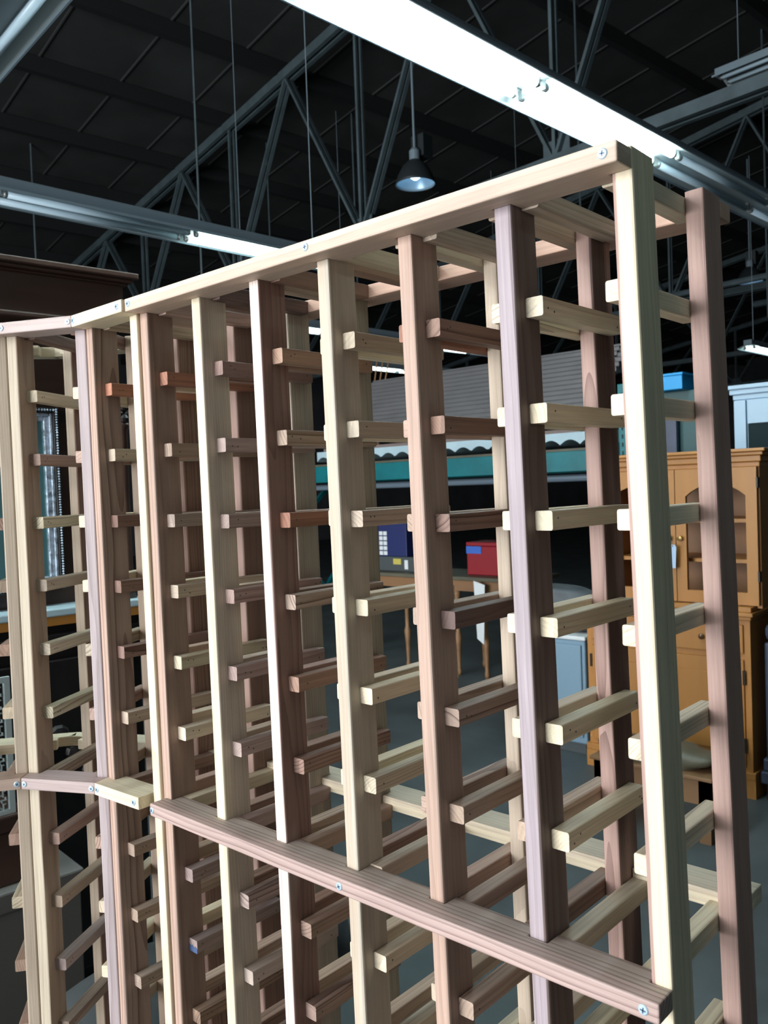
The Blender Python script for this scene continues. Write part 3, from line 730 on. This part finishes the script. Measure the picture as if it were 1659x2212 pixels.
def scallop_stack():
    n = 144; x0, x1 = -4.9, -2.25; pts = [(x0, .085), (x0, .03)]
    for k in range(n+1):
        x = x0 + (x1-x0)*k/n; pts.append((x, .032 - .030*abs(math.sin(math.pi*(x-x0)/.145))**1.3*1.0 if False else .004 + .036*abs(math.sin(math.pi*(x-x0)/.145))**.8))
    pts = [(x1, .085)] + [(x0, .085)] + pts[2:]
    b = MB(); b.prism([(x+3.8, z) for x, z in pts], 0, .95, conv=lambda x, z, y: (x, y, z))
    return b
ss = scallop_stack().build('corrugated_roofing', None, 'corrw'); ss.location = (-3.8, 4.27, 1.795)
tag(ss, 'pale blue-white corrugated panels with a scalloped edge lying on the teal beam', 'sheeting')
cb = MB(); cb.box(-4.85, -2.45, 4.30, 5.1, 1.882, 1.905); o = cb.build('flat_panel', None, 'cardboard'); tag(o, 'dark brown flat panel between the pale and grey corrugated sheets', 'panel')
def corr_sheet(n_r, pitch, amp, x0, x1):
    vs = []; fs = []; m = n_r*8
    for k in range(m+1):
        s = k*pitch/8; hh = amp*math.sin(2*math.pi*s/pitch)
        for x in (x0, x1): vs += [(x, s, hh), (x, s, hh-.0022)]
    for k in range(m):
        a = 4*k; b = a+4
        fs += [(a, a+2, b+2, b), (a+1, b+1, b+3, a+3), (a, b, b+1, a+1), (a+2, a+3, b+3, b+2)]
    fs += [(0, 1, 3, 2), (4*m, 4*m+2, 4*m+3, 4*m+1)]
    q = MB(); q.add(vs, fs); return q
TL = math.atan2(.565, .62)
for k, (dx, lab) in enumerate(((0, 'uppermost'), (.05, 'middle'), (-.04, 'lowest'))):
    q = corr_sheet(15, .056, .011, -1.2+dx, 1.2+dx).build('corrugated_sheet', None, 'corr')
    q.location = (-3.66, 4.33 + .013*k*math.sin(TL), 1.945 - .016*k*math.cos(TL) + .01); q.rotation_euler = (TL, 0, 0)
    tag(q, 'grey ribbed corrugated sheet tilted on the pallet rack, %s of its stack' % lab, 'sheeting', 'grey corrugated sheets on the pallet rack')
bx = root('cardboard_pile', 'brown carton propping up the grey corrugated sheets', 'box', (-3.7, 4.97, 1.906))
P('body', bx, 'cardboard', (-1.0, 1.0, 0, .28, 0, .36)); P('flap', bx, 'cardboard', (-1.0, 1.0, 0, .14, .361, .366))
# windsor chair on the deck behind the sheets
wc = root('spindle_chair', 'tan spindle-back wooden chair stored on top of the pallet rack', 'chair', (-4.45, 5.0, 1.906), .25)
wc.location = (-5.15, 5.0, 1.78)
MB().lathe((0, 0, .42), [(.20, 0), (.22, .015), (.21, .035), (.19, .04)], 20).build('seat', wc, 'oldwood')
for sx in (-1, 1):
    for sy in (-1, 1): MB().tube((sx*.19, sy*.18, 0), (sx*.12, sy*.12, .425), .014, .018, 8).build('leg', wc, 'oldwood')
for q in range(9):
    a = (q-4)*.042; MB().tube((a, .16, .455), (a*1.6, .26, 1.08), .0065, .006, 6).build('spindle', wc, 'oldwood')
b = MB(); b.beam((-.29, .26, 1.08), (.29, .26, 1.08), .05, .022); b.build('crest_rail', wc, 'oldwood', bevel=.006)

# ------------------------------------------------------------------ table and boxes inside the pallet rack bay
tb = root('table', 'worn wooden table with turned legs in the dark bay under the teal beam', 'table', (-4.15, 4.92, .505))
tb.location.z = 0
P('tabletop', tb, 'olive', (-1.15, .9, -.12, .42, .795, .825), bevel=.004)
P('apron', tb, 'oldwood', (-1.08, .83, -.05, -.03, .70, .795)); P('apron', tb, 'oldwood', (-1.08, .83, .33, .35, .70, .795))
for xa in (-1.03, -.35, .2, .48, .78):
    for ya in (-.03, .33):
        MB().lathe((xa, ya, 0), [(.016, 0), (.022, .03), (.016, .06), (.02, .2), (.03, .32), (.018, .36), (.018, .505), (.03, .53), (.02, .56), (.034, .60), (.022, .64), (.03, .66), (.032, .70)], 12).build('leg', tb, 'oldwood', smooth=True)
r = root('toolbox', 'red box with a strip of blue tape standing on the table', 'box', (-3.88, 4.95, .826))
P('body', r, 'red', (0, .34, 0, .28, 0, .235), bevel=.006); P('lid', r, 'red', (-.004, .344, -.004, .284, .237, .268), bevel=.006)
P('tape', r, 'tape', (.0, .15, -.0065, -.0045, .175, .235))
n = root('archive_box', 'navy blue box with a grid of white labels stacked on the grey carton', 'box', (-4.86, 4.95, .955), 0)
P('body', n, 'navy', (0, .33, 0, .30, 0, .30), bevel=.004)
for q in range(5):
    for xa in (.012, .062): P('label', n, 'white', (xa, xa+.042, -.004, -.001, .01+q*.044, .01+q*.044+.034))
n = root('carton', 'dark grey carton with a yellow label on the table under the navy box', 'box', (-4.88, 4.94, .826), 0)
P('body', n, 'greybox', (0, .44, 0, .30, 0, .127), bevel=.004); P('label', n, 'yellow', (.20, .29, -.004, -.001, .06, .11)); P('sticker', n, 'white', (.33, .37, -.004, -.001, .02, .10))
sh = MB(); sh.add([(0, 0, 0), (.10, .01, -.03), (.09, -.01, -.5), (.02, .0, -.46), (0, .003, 0), (.10, .013, -.03), (.09, -.007, -.5), (.02, .003, -.46)], [(0, 1, 2, 3), (7, 6, 5, 4), (0, 4, 5, 1), (1, 5, 6, 2), (2, 6, 7, 3), (3, 7, 4, 0)])
o = sh.build('paper_sheet', None, 'white'); o.location = (-3.70, 4.784, .80); tag(o, 'pale paper sheet hanging over the front edge of the table', 'paper')
a = root('appliance', 'pale blue enamelled cabinet beside the left foot of the maple hutch', 'cabinet', (-2.62, 3.62, 0))
P('body', a, 'bluepanel', (0, .54, 0, .42, .06, .655), bevel=.01); P('top', a, 'white', (-.008, .548, -.012, .425, .656, .68), bevel=.006); P('door', a, 'bluepanel', (.02, .52, -.014, 0, .10, .63), bevel=.006); P('kickplate', a, 'greybox', (.02, .52, .02, .40, 0, .06))
bundle('dark_cushion', 'dark grey folded blanket lying on the pale blue cabinet', 'blanket', (-2.35, 3.84, .681), .26, .19, .055, 'darkcloth', 11)
bundle('grey_cushion', 'lighter grey padded cushion on top of the dark folded blanket', 'cushion', (-2.38, 3.84, .79), .24, .17, .075, 'greycloth', 12)

# ------------------------------------------------------------------ things behind the hutch
w = root('tall_cabinet', 'tall pale blue-white cabinet with cornice behind the maple hutch', 'cabinet', (-1.50, 4.4, 0))
P('body', w, 'whitecab', (.0, .92, .03, .45, .0, 2.0)); P('cornice', w, 'whitecab', (-.01, .93, .015, .45, 2.0, 2.03), (-.025, .945, 0, .45, 2.03, 2.06), (-.04, .96, -.015, .45, 2.06, 2.085), bevel=.005)
P('stile', w, 'whitecab', (0, .065, .005, .03, .0, 1.995)); P('rail', w, 'whitecab', (.075, .92, .005, .03, 1.86, 1.995))
P('glass_door', w, 'glass', (.076, .90, .012, .028, .5, 1.858))
o = P('door_panel', None, 'greenpanel', (-1.95, -1.56, 4.42, 4.46, .001, 2.09), bevel=.003); tag(o, 'dark green flat panel standing upright behind the maple hutch', 'panel')
o = P('plank', None, 'bluechest', (-1.90, -1.83, 4.36, 4.40, .001, 1.95), bevel=.004); tag(o, 'narrow blue-grey plank leaning against the dark green panel', 'plank')
b = root('blue_crate', 'bright blue plastic crate perched on top of the green panel', 'crate', (-1.94, 4.40, 2.091))
P('body', b, 'blue', (0, .17, -.08, .14, 0, .085), bevel=.004); P('rim', b, 'blue', (-.006, .176, -.086, .146, .085, .10), bevel=.003)
